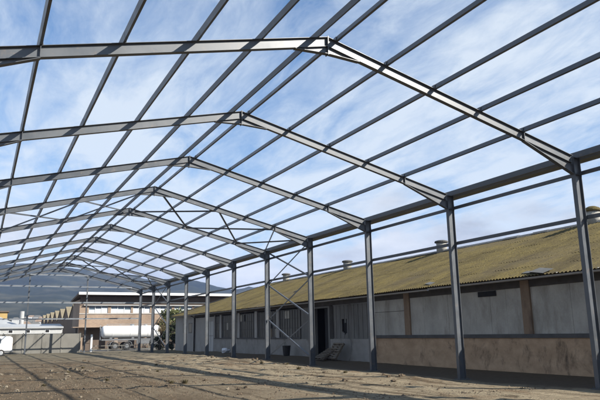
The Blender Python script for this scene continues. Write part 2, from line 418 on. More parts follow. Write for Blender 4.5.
# roof sheets: lapped rows of corrugated fibre cement
rf = MB(); rows = 6; sy = .176/6
def xmax(y): return XR if y <= YH else XE + (XR-XE)*(YE-y)/(YE-YH)
ncol = int((YE-YS)/sy)
for i in range(rows):
    xa = XE + (XR-XE)*i/rows - (.12 if i else 0); xb = XE + (XR-XE)*(i+1)/rows
    base = len(rf.v)
    for c in range(ncol+1):
        y = YS + c*sy; xm = xmax(y); w = .026*math.sin(2*math.pi*c/6)
        jit = .014*mnoise.noise((int(y/1.05)*3.1, i*7.7, .5))
        for x, l in ((min(xa,xm), .014 if i else .004), (min((xa+xb)/2,xm), .013), (min(xb,xm), .002)):
            rf.v.append((x, y, zr(x) + w + l + jit + .05*mnoise.noise((x*.25, y*.12, 8.8))))
    for c in range(ncol):
        if YS + c*sy > YH and xmax(YS+c*sy) <= xa: continue
        for k in range(2):
            a = base + c*3 + k; rf.f.append((a, a+1, a+4, a+3))
roof = rf.build('roof', M['moss'], sh, smooth=True)
XB = 2*XR-XE
bk = MB().add([(XR,YS,ZRG-.01),(XR,YH,ZRG-.01),(XB,YE,ZEV),(XB,YS,ZEV)], [(0,1,2,3)])
bk.add([(XR,YH,ZRG-.02),(XE,YE,ZEV-.02),(XB,YE,ZEV-.02)], [(0,1,2)])
bk.build('rear_roof_slope', M['moss'], sh)
rc = MB(); yy = YS
while yy < YH-.1:
    y2 = min(yy+1.1, YH)
    dz = random.uniform(-.015,.02)
    rc.prism([(XR-.24,zr(XR-.24)+.05+dz),(XR-.05,ZRG+.10+dz),(XR+.05,ZRG+.10+dz),(XR+.24,zr(XR-.24)+.05+dz),(XR+.05,ZRG+.05+dz),(XR-.05,ZRG+.05+dz)], yy, y2+.03)
    yy = y2
rc.bar((XR,YH,ZRG+.04),(XE+.1,YE-.1,ZEV+.09),.3,.05)
rc.build('ridge_cap', M['ribs'], roof)
# gutter: half-round pipe along the eave with brackets
gu = MB()
prf = [(XE-.02+.075*math.cos(t), 3.74+.075*math.sin(t)) for t in [math.pi + math.pi*k/8 for k in range(9)]]
prf += [(x*.85+(XE-.02)*.15, z+.0) for x, z in prf[::-1]]
seg = [(YS,11.9),(12.0,24.0),(24.05,37.9),(38,52),(52.1,69.9)]
for j, (a,b) in enumerate(seg):
    d = (.03,.005,-.03,-.01,.0)[j]
    gu.prism([(x,z+d) for x,z in prf], a, b)
yy = YS
while yy < YE: gu.box(XE+.01,XE+.5,yy,yy+.03,3.81,3.84); yy += 1.8
gu.build('gutter', M['annex'], roof)
# wall: plinths, panels, piers, ledge, dark band for the eave shade
T = .28
def wbox(name, m, y0, y1, z0, z1, xo=0.0, xi=T, parent=sh, label=None):
    o = MB().box(XW+xo, XW+xi, y0, y1, z0, z1).build(name, M[m], parent)
    if label: o['label'] = label
    return o
wbox('plinth','plinth_tan', YS, 29.55, -.3, 1.38, label='tan washed lower wall with damp stains')
wbox('plinth','plinth_grey', 29.55, 34.7, -.3, 1.33, .004, label='grey washed lower wall')
wbox('plinth','plinth_grey', 36.85, 56.75, -.3, 1.33, .004, label='grey washed lower wall')
wbox('ledge','ledge', YS, 29.5, 1.38, 1.54, -.06)
wbox('ledge','ledge', 38.8, 56.7, 1.33, 1.42, -.04)
wbox('eave_shade_beam','shade_beam', YS, 62.7, 3.42, 3.99, .03)  # dark band in the beam colour imitates shade below the eave
piers = [(10.3,10.75),(18.25,18.7),(26.3,26.75)]
for a,b in piers: wbox('pier','pier', a, b, 1.54, 3.7, -.02)
for n_, (a,b) in enumerate(((YS,10.3),(10.75,18.25),(18.7,26.3),(26.75,29.6))):
    pm = MB(); y = a
    vent = n_ == 2
    while y < b-.05:
        y2 = min(y+.93, b)
        if n_ == 3:
            pm.box(XW+.06+random.uniform(0,.008),XW+T,y+.004,y2-.004,1.54,2.78); pm.box(XW+.05,XW+T,y+.004,y2-.004,2.8,3.5)
        else:
            pm.box(XW+.06+random.uniform(0,.014),XW+T,y+.003,y2-.003,1.54,3.5)
        y = y2
    pm.build('wall_panel', M['panel'], sh)
vg = MB().box(XW+.03,XW+.06,20.15,21.25,3.17,3.21).box(XW+.03,XW+.06,20.15,21.25,3.36,3.40).box(XW+.03,XW+.06,20.15,20.19,3.21,3.36).box(XW+.03,XW+.06,21.21,21.25,3.21,3.36).box(XW+.03,XW+.06,20.68,20.72,3.21,3.36).build('vent_grille', M['dark'], sh)
MB().box(XW+.04,XW+.056,20.19,20.68,3.21,3.36).box(XW+.04,XW+.056,20.72,21.21,3.21,3.36).build('vent_hole', M['dark'], vg)
wbox('post','annex', 29.62, 29.95, 1.33, 3.5, -.03)
# ribbed infill with a broken hole
rb = MB(); y = 29.95; hole = (32.7, 33.2, 1.7, 2.3)
while y < 34.25:
    y2 = min(y+.16, 34.25); d = .05 if int(y*100)%3 else .075
    if y2 > hole[0] and y < hole[1]:
        e = random.uniform(-.12,.12)
        rb.box(XW+d,XW+d+.05,y,y2-.006,1.33,hole[2]+e); rb.box(XW+d,XW+d+.05,y,y2-.006,hole[3]+random.uniform(-.25,.3),3.5)
    else: rb.box(XW+d,XW+d+.05,y,y2-.006,1.33,3.5)
    y = y2
rb.build('ribbed_infill', M['ribs'], sh)
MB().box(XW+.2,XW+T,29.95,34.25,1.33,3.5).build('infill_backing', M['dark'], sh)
MB().box(XW-.0,XW+.05,29.95,34.25,3.36,3.42).box(XW-.0,XW+.05,29.95,34.25,1.33,1.38).build('infill_rail', M['ribs'], sh)
# doorway
dr = MB().box(XW-.02,XW+T,34.68,34.86,-.1,3.4).box(XW-.02,XW+T,36.8,36.96,-.1,3.4).box(XW-.02,XW+T,34.86,36.8,3.3,3.4).build('door', M['ribs'], sh)
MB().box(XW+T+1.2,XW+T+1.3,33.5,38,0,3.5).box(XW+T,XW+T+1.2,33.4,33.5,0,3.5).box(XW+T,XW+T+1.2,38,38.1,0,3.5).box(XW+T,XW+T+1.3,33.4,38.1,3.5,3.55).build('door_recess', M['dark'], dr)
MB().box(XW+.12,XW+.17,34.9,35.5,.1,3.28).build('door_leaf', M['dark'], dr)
pm = MB(); y = 36.96
while y < 38.75: y2 = min(y+.45,38.8); pm.box(XW+.05,XW+T,y+.004,y2-.004,1.33,3.5); y = y2
pm.build('wall_panel', M['ribs'], sh)
# multi-pane windows between narrow piers
wins = [(38.95,42.3),(42.75,46.45),(46.95,50.25),(50.75,54.75),(55.2,56.6)]
for a,b in wins:
    fm = MB(); nmul = max(2, round((b-a)/.42))
    for k in range(nmul+1):
        y = a + (b-a)*k/nmul; fm.box(XW+.06,XW+.11,y-.022,y+.022,1.42,3.4)
    for z in (1.42, 2.08, 2.74, 3.36): fm.box(XW+.065,XW+.105,a,b,z,z+.04)
    w = fm.build('window', M['ledge'], sh)
    MB().box(XW+.082,XW+.09,a,b,1.46,3.36).build('pane', M['glass'], w)
    for q in range(max(1, int((b-a)*1.1))):
        k = random.randrange(nmul); r0 = random.randrange(3); c0 = a+(b-a)*k/nmul; c1 = a+(b-a)*(k+1)/nmul; zq = (1.46,2.12,2.78,3.36)
        MB().box(XW+.074,XW+.081,c0+.023,c1-.023,zq[r0],zq[r0+1]-.04).build('boarded_pane', M[random.choice(('ribs','timber','dark','panel'))], w)
    wbox('pier','annex', b, b+.45 if b < 56 else b+.15, 1.42, 3.5, -.02)
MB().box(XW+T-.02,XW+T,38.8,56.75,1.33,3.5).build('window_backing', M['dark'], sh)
MB().box(XW+.03,XW+.3,38.8,56.75,3.4,3.5).build('window_head', M['ledge'], sh)
# far end: pale double door, plain wall, annex with two small windows
wbox('wall','annex', 56.75, 62.6, -.3, 3.5, .03)
d2 = wbox('door','offwhite', 56.9, 58.55, .08, 2.95, -.02, .028, label='pale double door at the far end')
MB().box(XW-.03,XW-.0205,57.71,57.74,.08,2.95).box(XW-.03,XW-.0205,56.95,58.5,1.6,1.64).build('door_rail', M['ribs'], d2)
MB().tube([(XW-.08,62.75,.1),(XW-.08,62.75,3.45),(XE+.0,62.75,3.68)], [.05]*3, 8).build('downpipe', M['dark'], sh)
wbox('wall','annex', 62.85, 69.75, -.3, 3.9, -.05, label='pale rendered end bay')
for a,b in ((63.5,64.7),(66.0,66.7)):
    w = MB()
    w.box(XW-.08,XW-.052,a,b,1.95,2.01).box(XW-.08,XW-.052,a,b,2.9,2.96).box(XW-.08,XW-.052,a,a+.06,2.01,2.9).box(XW-.08,XW-.052,b-.06,b,2.01,2.9)
    w = w.build('window', M['ribs'], sh)
    MB().box(XW-.07,XW-.055,a+.06,b-.06,2.01,2.9).build('pane', M['glass'], w)
e = MB().add([(XW+.1,YS,-.2),(XB-.5,YS,-.2),(XB-.5,YS,ZEV),(XR,YS,ZRG-.1),(XW+.1,YS,ZEV)], [(0,1,2,3,4)])
e.box(XB-.8,XB-.5,YS+.1,69.7,-.2,ZEV); e.box(XW+.3,XB-.8,69.5,69.72,-.2,ZEV)
e.build('end_wall', M['panel'], sh)
# broken pieces of sheet slipped down to the eave, and newer pale patches
def roof_piece(name, mat_, x, y, l, w, dz, tilt):
    p = Vector((x,y,zr(x)+dz)); q = Vector((x+l*.3,y+l,zr(x+l*.3)+dz+tilt))
    MB().bar(p, q, w, .014, (-.36,0,.93)).build(name, M[mat_], roof)
roof_piece('loose_sheet','ribs',3.05,16.9,.9,.5,.07,.03); roof_piece('loose_sheet','ribs',3.2,17.8,.6,.25,.06,-.02)
roof_piece('loose_sheet','ribs',3.3,24.2,.6,.3,.05,.02); roof_piece('loose_sheet','dark',6.0,44.5,.5,.25,.05,.0)
# ridge ventilators
for i, (y, rr_) in enumerate(((21.15,.36),(33.25,.36),(45.8,.36),(58.1,.34))):
    tb = MB().tube([(XR,y,6.95),(XR,y,7.72)], [rr_]*2, 18)
    v = tb.build('ventilator', M['panel'], sh)
    for pol in v.data.polygons: pol.use_smooth = len(pol.vertices) == 4
    if i == 0: MB().tube([(XR,y,7.70),(XR,y,7.76),(XR,y,7.88),(XR,y,7.97),(XR,y,8.0)], [.44,.45,.36,.18,.03], 18).build('cap', M['moss'], v, smooth=True)
    else: MB().tube([(XR,y,7.70),(XR,y,7.74),(XR,y,7.82),(XR,y,7.86)], [.47,.48,.44,.3], 18).build('cap', M['ledge'], v, smooth=False)

# ------------------------------------------------------------------ things along the shed wall
def lathe(m, x, y, z, pr, n=18): return m.tube([(x,y,z+h_) for h_,_ in pr], [r for _,r in pr], n)
bz = gz(2.6,39.4)
bt = thing('bucket', 'black plastic bucket standing by the grey plinth of the shed', 'bucket', (2.6,39.4,bz))
lathe(MB(),2.6,39.4,bz,[(0,.21),(.02,.22),(.64,.29),(.66,.31),(.69,.31),(.69,.28),(.1,.2),(.09,.02)]).build('body', M['black'], bt, smooth=False)
MB().tube([(2.6+.3*math.cos(t),39.4+.02,bz+.62-.34*math.sin(t)) for t in [math.pi*k/10 for k in range(11)]], [.008]*11, 6).build('handle', M['galv'], bt)
def blob(m, c, r, seed, amp=.25, n=10):
    base = len(m.v)
    for i in range(n+1):
        t = math.pi*i/n
        for k in range(n*2):
            p = math.pi*k/n; d = Vector((math.sin(t)*math.cos(p), math.sin(t)*math.sin(p), math.cos(t)))
            q = 1 + amp*mnoise.noise(d*1.6 + Vector((seed*3.1, seed, 0))) + amp*.4*mnoise.noise(d*4 + Vector((seed, 0, seed)))
            m.v.append((c[0]+d.x*r[0]*q, c[1]+d.y*r[1]*q, c[2]+d.z*r[2]*q))
    for i in range(n):
        for k in range(n*2):
            m.f.append((base+i*n*2+k, base+(i+1)*n*2+k, base+(i+1)*n*2+(k+1)%(n*2), base+i*n*2+(k+1)%(n*2)))
    return m
z = gz(2.6,51.5)
tag(blob(MB(),(2.6,51.5,z+.17),(.28,.42,.2),3,.6,14).build('plastic_sack', M['bag'], smooth=True), 'crumpled white plastic sack lying at the foot of the shed wall', 'sack')
def pallet(base, axis_u, axis_v, label, normal):
    """deck in plane (u along boards, v across)"""
    o = Vector(base); u = Vector(axis_u).normalized(); v = Vector(axis_v).normalized(); nn = u.cross(v).normalized()
    if nn.dot(Vector(normal)) < 0: nn = -nn
    t = thing('wooden_pallet', label, 'pallet', base, 'pallets by the doorway')
    f = MB()
    for k in range(7):
        p = o + v*(.05+.165*k) + nn*.13; f.bar(p, p+u*1.2, .1, .02, nn)
    f.build('deck_boards', M['timber'], t)
    f = MB()
    for k in range(3):
        p = o + u*(.06+.53*k) + nn*.07; f.bar(p, p+v*1.1, .09, .09, nn)
    f.build('bearers', M['timber'], t)
    f = MB()
    for k in range(3):
        p = o + v*(.05+.5*k) + nn*.012; f.bar(p, p+u*1.2, .1, .02, nn)
    f.build('bottom_boards', M['timber'], t)
z = gz(2.5,33.5)
pallet((2.45,32.3,z+.02),(0,1,0),(.62,0,.9),'weathered wooden pallet leaning steeply against the grey plinth right of the doorway',(-1,0,1))
pallet((1.9,33.0,z+.02),(.1,1,0),(.98,-.1,.55),'wooden pallet propped low in front of the doorway, resting on the leaning one',(-1,0,1))

# ------------------------------------------------------------------ back yard wall and gateway
cw = thing('concrete_wall', 'grey concrete panel wall closing the far end of the yard', 'wall', (-16,76.5,0))
x = -30.2; i = 0
while x < -6.3:
    x2 = min(x+2.02, -5.8)
    MB().box(x+.06,x2-.06,76.5,76.58,-.2,2.16+random.uniform(-.02,.02)).build('wall_panel', M['concrete'], cw)
    MB().box(x2-.06,x2+.06,76.45,76.6,-.2,2.24).build('wall_post', M['concrete'], cw); x = x2
gp = thing('yard_gate', 'dark sheet steel gate leaf with white post beside the concrete wall', 'gate', (-4.9,77,0))
MB().box(-4.72,-4.52,76.9,77.1,-.2,1.98).build('post', M['white'], gp, bevel=.01)
lf = MB().box(-5.62,-4.80,77.03,77.05,.1,1.98)
for z in (.1,1.0,1.92): lf.box(-5.62,-4.8,76.98,77.028,z,z+.06)
lf.box(-5.62,-5.56,76.98,77.028,.16,1.92); lf.build('gate_leaf', M['brown'], gp)
lb = thing('low_rail_fence', 'low two-rail fence in front of the tanker trailer', 'fence', (0,77.2,0))
for z in (.2,.62): MB().box(-4.4,4.0,77.2,77.24,z,z+.055).build('rail', M['concrete'], lb)
for k in range(6): MB().box(-4.3+1.62*k,-4.23+1.62*k,77.242,77.31,-.1,.72).build('post', M['concrete'], lb)

# ------------------------------------------------------------------ tanker trailer
tk = thing('tanker_trailer', 'white cylindrical tanker trailer parked before the brown brick building', 'tanker', (.8,81,0))
tc = MB().tube([(-2.86,81,2.28),(-2.82,81,2.28),(-2.7,81,2.28),(-2.5,81,2.28),(4.2,81,2.28),(4.38,81,2.28),(4.46,81,2.28)], [.2,.55,.70,.76,.76,.68,.3], 32)
tank = tc.build('tank', M['white'], tk, smooth=True)
b_ = MB()
for x in (-1.6,.6,2.8): MB().tube([(x-.03,81,2.28),(x+.03,81,2.28)], [.775,.775], 32).build('band', M['white'], tank)
for x_, h_ in ((.9,3.18),(2.6,3.14)): MB().tube([(x_,81,3.0),(x_,81,h_)], [.25,.25], 16).build('manhole', M['galv'], tank)
ld = MB()
for y in (80.78,81.22): ld.bar((-3.0,y,1.25),(-3.0,y,3.1),.04,.04,(1,0,0))
for k in range(6): ld.bar((-3.0,80.8,1.45+.3*k),(-3.0,81.2,1.45+.3*k),.03,.03)
ld.build('ladder', M['galv'], tk)
wk = MB()
for y in (80.7,81.3):
    wk.bar((-2.2,y,3.22),(4.0,y,3.22),.03,.03)
    for x in (-2.2,-.6,2.0,3.98): wk.bar((x,y,2.97),(x,y,3.21),.03,.03,(1,0,0))
wk.build('top_rail', M['galv'], tk)
ch = MB().box(-2.9,4.5,80.45,80.6,1.22,1.42).box(-2.9,4.5,81.4,81.55,1.22,1.42)
for x in (-2.6,-1.3,.1,1.5,2.9,4.2): ch.box(x,x+.12,80.6,81.4,1.24,1.40)
for x in (-1.9,.8,3.4): ch.box(x,x+.3,80.62,81.38,1.42,1.66)
ch.build('chassis', M['greypaint'], tk)
MB().box(1.35,3.1,80.2,80.4,.75,1.2).box(3.5,4.1,80.25,80.4,.6,1.2).build('side_locker', M['greypaint'], tk)
MB().bar((3.9,80.5,.02),(3.9,80.5,1.2),.12,.12,(1,0,0)).bar((3.9,81.5,.02),(3.9,81.5,1.2),.12,.12,(1,0,0)).build('landing_leg', M['greypaint'], tk)
for x in (-1.32,.13):
    for y in (80.05,81.75):
        w = MB().tube([(x,y,.52),(x,y+.04,.52),(x,y+.26,.52),(x,y+.3,.52)], [.44,.5,.5,.44], 24).build('wheel', M['rubber'], tk)
        s_ = -1 if y < 81 else 1; yo = y if y < 81 else y+.3
        MB().tube([(x,yo+s_*.004,.52),(x,yo+s_*.02,.52),(x,yo+s_*.03,.52)], [.25,.2,.08], 16).build('rim', M['greypaint'], w)
    MB().tube([(x,80.3,.52),(x,81.8,.52)], [.06,.06], 8).build('axle', M['greypaint'], tk)
for y0 in (80.02, 81.72):
    f = MB()
    pts = [(-1.95,.62),(-1.85,.95),(-1.6,1.1),(.4,1.1),(.68,.95),(.76,.62)]
    for (xa,za),(xb,zb) in zip(pts, pts[1:]): f.bar((xa,y0+.17,za),(xb,y0+.17,zb),.36,.03)
    f.build('mudguard', M['galv'], tk)

# ------------------------------------------------------------------ white van, half out of the picture
vn = thing('white_van', 'white van parked at the left edge in front of the concrete wall', 'van', (-15.9,69,0))
sec = []
for x, zt, zb, w in ((-13.42,1.62,.48,.74),(-13.46,1.80,.42,.82),(-13.7,1.92,.36,.86),(-15.3,1.95,.34,.87),(-16.9,1.93,.34,.87),(-17.5,1.45,.34,.86),(-17.6,1.28,.34,.86),(-18.4,1.1,.36,.83),(-18.6,.8,.4,.7)):
    ring = []
    for u, vv in ((-1,.0),(-1,.15),(-1,.55),(-.97,.72),(-.88,.93),(-.74,1.0),(.74,1.0),(.88,.93),(.97,.72),(1,.55),(1,.15),(1,.0)):
        ring.append((x, 69+u*w, zb+(zt-zb)*vv))
    sec.append(ring)
b_ = MB(); k = len(sec[0])
for r_ in sec: b_.v += r_
for i in range(len(sec)-1):
    for j in range(k): b_.f.append((i*k+j, i*k+(j+1)%k, (i+1)*k+(j+1)%k, (i+1)*k+j))
b_.f.append(tuple(range(k))); b_.f.append(tuple((len(sec)-1)*k+j for j in range(k-1,-1,-1)))
body = b_.build('body', M['white'], vn, smooth=True)
MB().box(-15.2,-14.45,68.105,68.128,1.25,1.72).box(-16.6,-15.35,68.105,68.128,1.25,1.72).build('side_window', M['glass_blue'], body)
MB().box(-18.0,-13.36,68.12,68.16,.42,.56).box(-13.4,-13.3,68.3,69.7,.42,.58).build('bumper_strip', M['greypaint'], vn)
for x in (-14.4,-17.6):
    for y in (68.08,69.72):
        w = MB().tube([(x,y,.33),(x,y+.03,.33),(x,y+.19,.33),(x,y+.22,.33)], [.28,.33,.33,.28], 20).build('wheel', M['rubber'], vn)
        MB().tube([(x,y-.006 if y<69 else y+.226,.33),(x,y-.02 if y<69 else y+.24,.33)], [.19,.15], 14).build('rim', M['galv'], w)
MB().box(-13.415,-13.39,68.25,68.36,.95,1.25).build('tail_light', M['brick'], vn)

# ------------------------------------------------------------------ brown brick building
bb = thing('brick_building', 'two-storey brown brick building with white roof fascia behind the tanker', 'building', (7,98,0))
FX, BX, FY, BY = -4.0, 18.8, 93.0, 100.0
wl = MB().box(FX,BX,FY,BY,3.1,5.05).box(FX,BX,FY+.3,BY,5.05,6.95)        # brick band and body
wx = [(-2.75,-.1),(.33,3.2),(3.5,6.0),(6.6,9.3),(9.7,12.5),(12.9,15.7),(16.1,18.4)]
xa = FX
for a,b in wx: wl.box(xa,a,FY,FY+.3,5.05,6.08); xa = b
wl.box(xa,BX,FY,FY+.3,5.05,6.08)
wl.box(FX+.02,FX+.75,FY+.02,FY+.7,0,3.1)
wl.build('wall', M['brick'], bb)
MB().box(FX+.75,BX-.02,FY+2.2,BY,0,3.1).build('ground_floor_wall', M['brown'], bb)
for k in range(5): MB().box(1+4.2*k,1.5+4.2*k,FY+.05,FY+.55,0,3.1).build('column', M['brick'], bb)
for a,b in wx:
    f = MB().box(a,b,FY+.06,FY+.14,4.98,5.07).box(a,b,FY+.06,FY+.14,6.0,6.08)
    n = 3
    for k in range(n+1):
        x = a + (b-a)*k/n; f.box(max(a,x-.035),min(b,x+.035),FY+.06,FY+.14,5.07,6.0)
    w = f.build('window', M['white'], bb)
    MB().box(a,b,FY+.12,FY+.13,5.07,6.0).build('pane', M['glass_blue'], w)
    bl = MB(); n3 = (b-a)/3
    for k in range(3): bl.box(a+n3*k+.06,a+n3*(k+1)-.06,FY+.112,FY+.119,5.07,5.07+random.uniform(.4,.75))
    bl.build('blind', M['blind'], w)
MB().box(FX-.02,BX,FY-.08,FY+.06,4.9,4.98).build('sill', M['offwhite'], bb)
MB().box(FX+.5,BX,FY-.35,FY-.025,6.09,6.2).build('sun_canopy', M['offwhite'], bb)
MB().box(FX,BX,FY-.02,FY+.29,6.085,6.5).build('upper_cladding', M['brown'], bb)
MB().box(FX+.4,BX,FY-.25,FY-.03,6.5,6.6).build('ledge', M['offwhite'], bb)
MB().box(FX+.1,BX,FY+.1,FY+.29,6.5,7.4).build('clerestory', M['brown'], bb)
# roof pitched down to the back, deep front overhang with white fascia
RX0, RX1 = -4.6, 20.0
rfm = MB()
RX0, RX1, RY0, RY1 = -4.4, 19.1, 91.6, 100.4
rfm.add([(RX0,RY0,7.86),(RX1,RY0,7.86),(RX1,RY1,7.1),(RX0,RY1,7.1),(RX0,RY0,7.6),(RX1,RY0,7.6),(RX1,RY1,6.84),(RX0,RY1,6.84)],
        [(0,1,2,3),(7,6,5,4),(1,5,6,2),(3,2,6,7),(0,3,7,4),(4,5,1,0)])
r_ = rfm.build('roof', M['brown'], bb)
MB().box(RX0,RX1,RY0-.1,RY0-.005,7.56,7.92).build('fascia', M['white'], r_)
MB().box(-5.0,-1.4,91.4,FY+.0,3.0,3.1).build('entrance_canopy', M['brick'], bb)

# ------------------------------------------------------------------ folded-plate hall
hl = thing('folded_roof_hall', 'brown hall with a zigzag ochre roof of repeated small gables beside the brick building', 'hall', (2,135,0))
HX = -2.9
MB().box(HX,11,104.5,167.5,0,4.75).build('wall', M['brown'], hl)
nT = 7; pitch = 9.0
for k in range(nT):
    ya = 104.5+pitch*k; yb = ya+pitch; ym = (ya+yb)/2
    MB().add([(HX,ya,4.75),(HX,yb,4.75),(HX,ym,6.9),(HX+.2,ya,4.75),(HX+.2,yb,4.75),(HX+.2,ym,6.9)], [(0,2,1),(3,4,5),(0,3,5,2),(2,5,4,1),(0,1,4,3)]).build('gable', M['brown'], hl)
    m = MB()
    for y0, y1 in ((ya,ym),(yb,ym)):
        m.bar((4,y0,4.82),(4,y1,7.0 if y0<y1 else 6.985),14.0,.1)
    m.build('roof_fold', M['ochre'], hl)

# ------------------------------------------------------------------ low white buildings on the left
lw = thing('white_store', 'long low white building with small square windows behind the concrete wall', 'building', (-20,96,0))
MB().box(-40,-5.9,95,99,0,3.0).build('wall', M['offwhite'], lw)
MB().add([(-40.2,94.7,3.0),(-5.8,94.7,3.0),(-5.8,99.4,3.5),(-40.2,99.4,3.5),(-40.2,94.7,3.2),(-5.8,94.7,3.2),(-5.8,99.4,3.7),(-40.2,99.4,3.7)],
         [(3,2,1,0),(4,5,6,7),(0,1,5,4),(1,2,6,5),(2,3,7,6),(3,0,4,7)]).build('roof', M['whiteroof'], lw)
for x in (-22.3,-18.2,-14.2,-12.6,-10.4,-7.9):
    w = MB().box(x-.3,x+.3,94.96,94.999,2.35,2.42).box(x-.3,x+.3,94.96,94.999,2.78,2.84).box(x-.3,x-.25,94.96,94.999,2.42,2.78).box(x+.25,x+.3,94.96,94.999,2.42,2.78).build('window', M['white'], lw)
    MB().box(x-.25,x+.25,94.975,94.99,2.42,2.78).build('pane', M['dark'], w)
gb = thing('hipped_store', 'white building with a pale hipped roof and a tall white flue', 'building', (-20,114,0))
MB().box(-26,-10.6,112,125,0,3.55).build('wall', M['offwhite'], gb)
MB().add([(-26.4,111.6,3.55),(-10.2,111.6,3.55),(-10.2,125.4,3.55),(-26.4,125.4,3.55),(-22.6,118.5,5.55),(-14.0,118.5,5.55)],
         [(0,1,5,4),(1,2,5),(2,3,4,5),(3,0,4),(3,2,1,0)]).build('roof', M['whiteroof'], gb)
MB().tube([(-10.4,111.9,.0),(-10.4,111.9,6.0)], [.34,.34], 18).build('flue', M['offwhite'], gb, smooth=False)
mu = thing('mustard_building', 'mustard coloured building peeping over the pale roofs at the left edge', 'building', (-18,141,0))
MB().box(-24,-11.6,140,150,0,6.9).build('wall', M['mustard'], mu)
MB().box(-24.4,-11.3,139.7,150.4,6.9,7.15).build('roof', M['brown'], mu)
# houses on the lower slope
hs = [(480,3.3,'white'),(500,4.1,'offwhite'),(520,3.75,'white'),(560,4.4,'offwhite'),(590,3.5,'offwhite'),(620,4.0,'white'),(660,4.6,'offwhite'),(700,3.3,'white'),(720,4.25,'offwhite'),(760,3.8,'white'),(640,2.6,'offwhite'),(580,4.9,'white')]
for i, (r, a, mm) in enumerate(hs):
    x, y = r*math.sin(R(a))-16, r*math.cos(R(a)); z = hill_h(a, r)-1.5; w = random.uniform(3,5); hh = random.uniform(4.5,6)
    t = thing('hillside_house', 'small pale house far off on the foot of the mountain', 'house', (x,y,z), 'houses at the foot of the mountain')
    MB().box(x-w,x+w,y-4,y+4,z,z+hh).build('wall', M[mm], t)
    MB().prism([(x-w-.4,z+hh),(x+w+.4,z+hh),(x+w*.5,z+hh+2),(x-w*.5,z+hh+2)],y-4.4,y+4.4).build('roof', M['brick' if i%3==0 else 'ribs'], t)

# ------------------------------------------------------------------ trees and bushes
def leaves(m, centre, rad, n, size, rng):
    for _ in range(n):
        while True:
            d = Vector((rng.uniform(-1,1), rng.uniform(-1,1), rng.uniform(-1,1)))
            if .25 < d.length < 1: break
        p = Vector((centre[0]+d.x*rad[0], centre[1]+d.y*rad[1], centre[2]+d.z*rad[2]))
        u = Vector((rng.gauss(0,1), rng.gauss(0,1), rng.gauss(0,.6))).normalized(); w = u.orthogonal().normalized()
        w = (w*math.cos(1.7*rng.random()) + u.cross(w)*math.sin(1.7*rng.random())).normalized()
        s = size*rng.uniform(.6,1.3)
        m.add([p-u*s, p+w*s*.45, p+u*s, p-w*s*.45], [(0,1,2,3)])
def tree(name, label, cat, x, y, hgt, spread, leafm, seed, trunk_r=.14, nl=14, per=190, size=.16, low=.35, lean=0):
    rng = random.Random(seed); t = thing(name, label, cat, (x,y,0))
    tm = MB(); lm = MB(); top = Vector((x+lean, y, hgt*.55))
    tm.tube([(x,y,-.1),(x+lean*.35+.05,y,hgt*.25),top], [trunk_r,trunk_r*.8,trunk_r*.55], 9)
    for i in range(nl):
        a = 2*math.pi*i/nl + rng.uniform(-.3,.3); zz = rng.uniform(low, .95)*hgt; rr_ = spread*rng.uniform(.35,1)*math.sqrt(max(.15, 1-((zz/hgt-.62)/.5)**2))
        e = Vector((x+lean+math.cos(a)*rr_, y+math.sin(a)*rr_, zz)); s0 = Vector((x+lean*.6, y, min(zz*.7, hgt*.5)))
        tm.tube([s0, (s0+e)/2+Vector((0,0,.12*hgt*rng.random()*.5)), e], [trunk_r*.4,trunk_r*.25,.015], 6)
        r0 = spread*rng.uniform(.26,.46)
        leaves(lm, e, (r0, r0, r0*.75), per, size, rng)
    leaves(lm, (x+lean,y,hgt*.68), (spread*.55,spread*.55,hgt*.22), per, size, rng)
    tm.build('trunk', M['bark'], t, smooth=True); lm.build('crown', M[leafm], t)
tree('leafy_tree','yellow-green leafy tree standing before the right half of the brick building','tree',8.4,86.5,5.3,3.0,'leaf_olive',3,nl=20,per=230,size=.2)
tree('leafy_tree','lower olive-green tree hidden partly by the far corner of the shed','tree',12.2,87.0,5.0,2.4,'leaf_olive',9,nl=14,per=210,size=.2)
tree('dry_tree','leaning thin tree with brownish leaves at the far corner of the shed','tree',2.5,73.4,3.7,.95,'leaf_dry',5,.09,10,70,.09,.6,.25)
tree('dark_bush','dark green bush crowding the end wall of the shed','bush',3.9,73.0,3.1,.9,'leaf_dark',12,.1,18,150,.11,.1)
tree('dark_bush','dark bush spreading low at the foot of the leaning tree','bush',2.7,74.6,1.7,.9,'leaf_dark',15,.06,14,110,.1,.12)

# ------------------------------------------------------------------ rubble, clods and weeds
rng = random.Random(21)
def chunk(name, m, x, y, s, label, cat, grp, seed):
    mb = blob(MB(), (x,y,gz(x,y)+s*.22), (s*rng.uniform(.7,1.2), s*rng.uniform(.7,1.2), s*rng.uniform(.4,.7)), seed, .8, 5)
    return tag(mb.build(name, M[m]), label, cat, grp)
k = 0
for _ in range(80):
    x = rng.gauss(-13, 2.6); y = rng.gauss(29.5, 3.8)
    if y < 17 or x < -19: continue
    k += 1; chunk('rubble_chunk','rock',x,y,rng.choice([.03,.04,.05,.05,.06,.08,.12]),'pale lump of broken concrete lying in the rubble patch on the dirt','rubble','lumps of rubble on the left of the dirt floor',k)
for _ in range(60):
    x = rng.uniform(-17,-2.2); y = 16 + 34*rng.random()**1.3
    k += 1; chunk('dirt_clod','clod',x,y,rng.choice([.03,.04,.05,.06,.08,.1]),'dark clod of earth lying on the dirt floor','clod','dark clods scattered over the dirt floor',k)
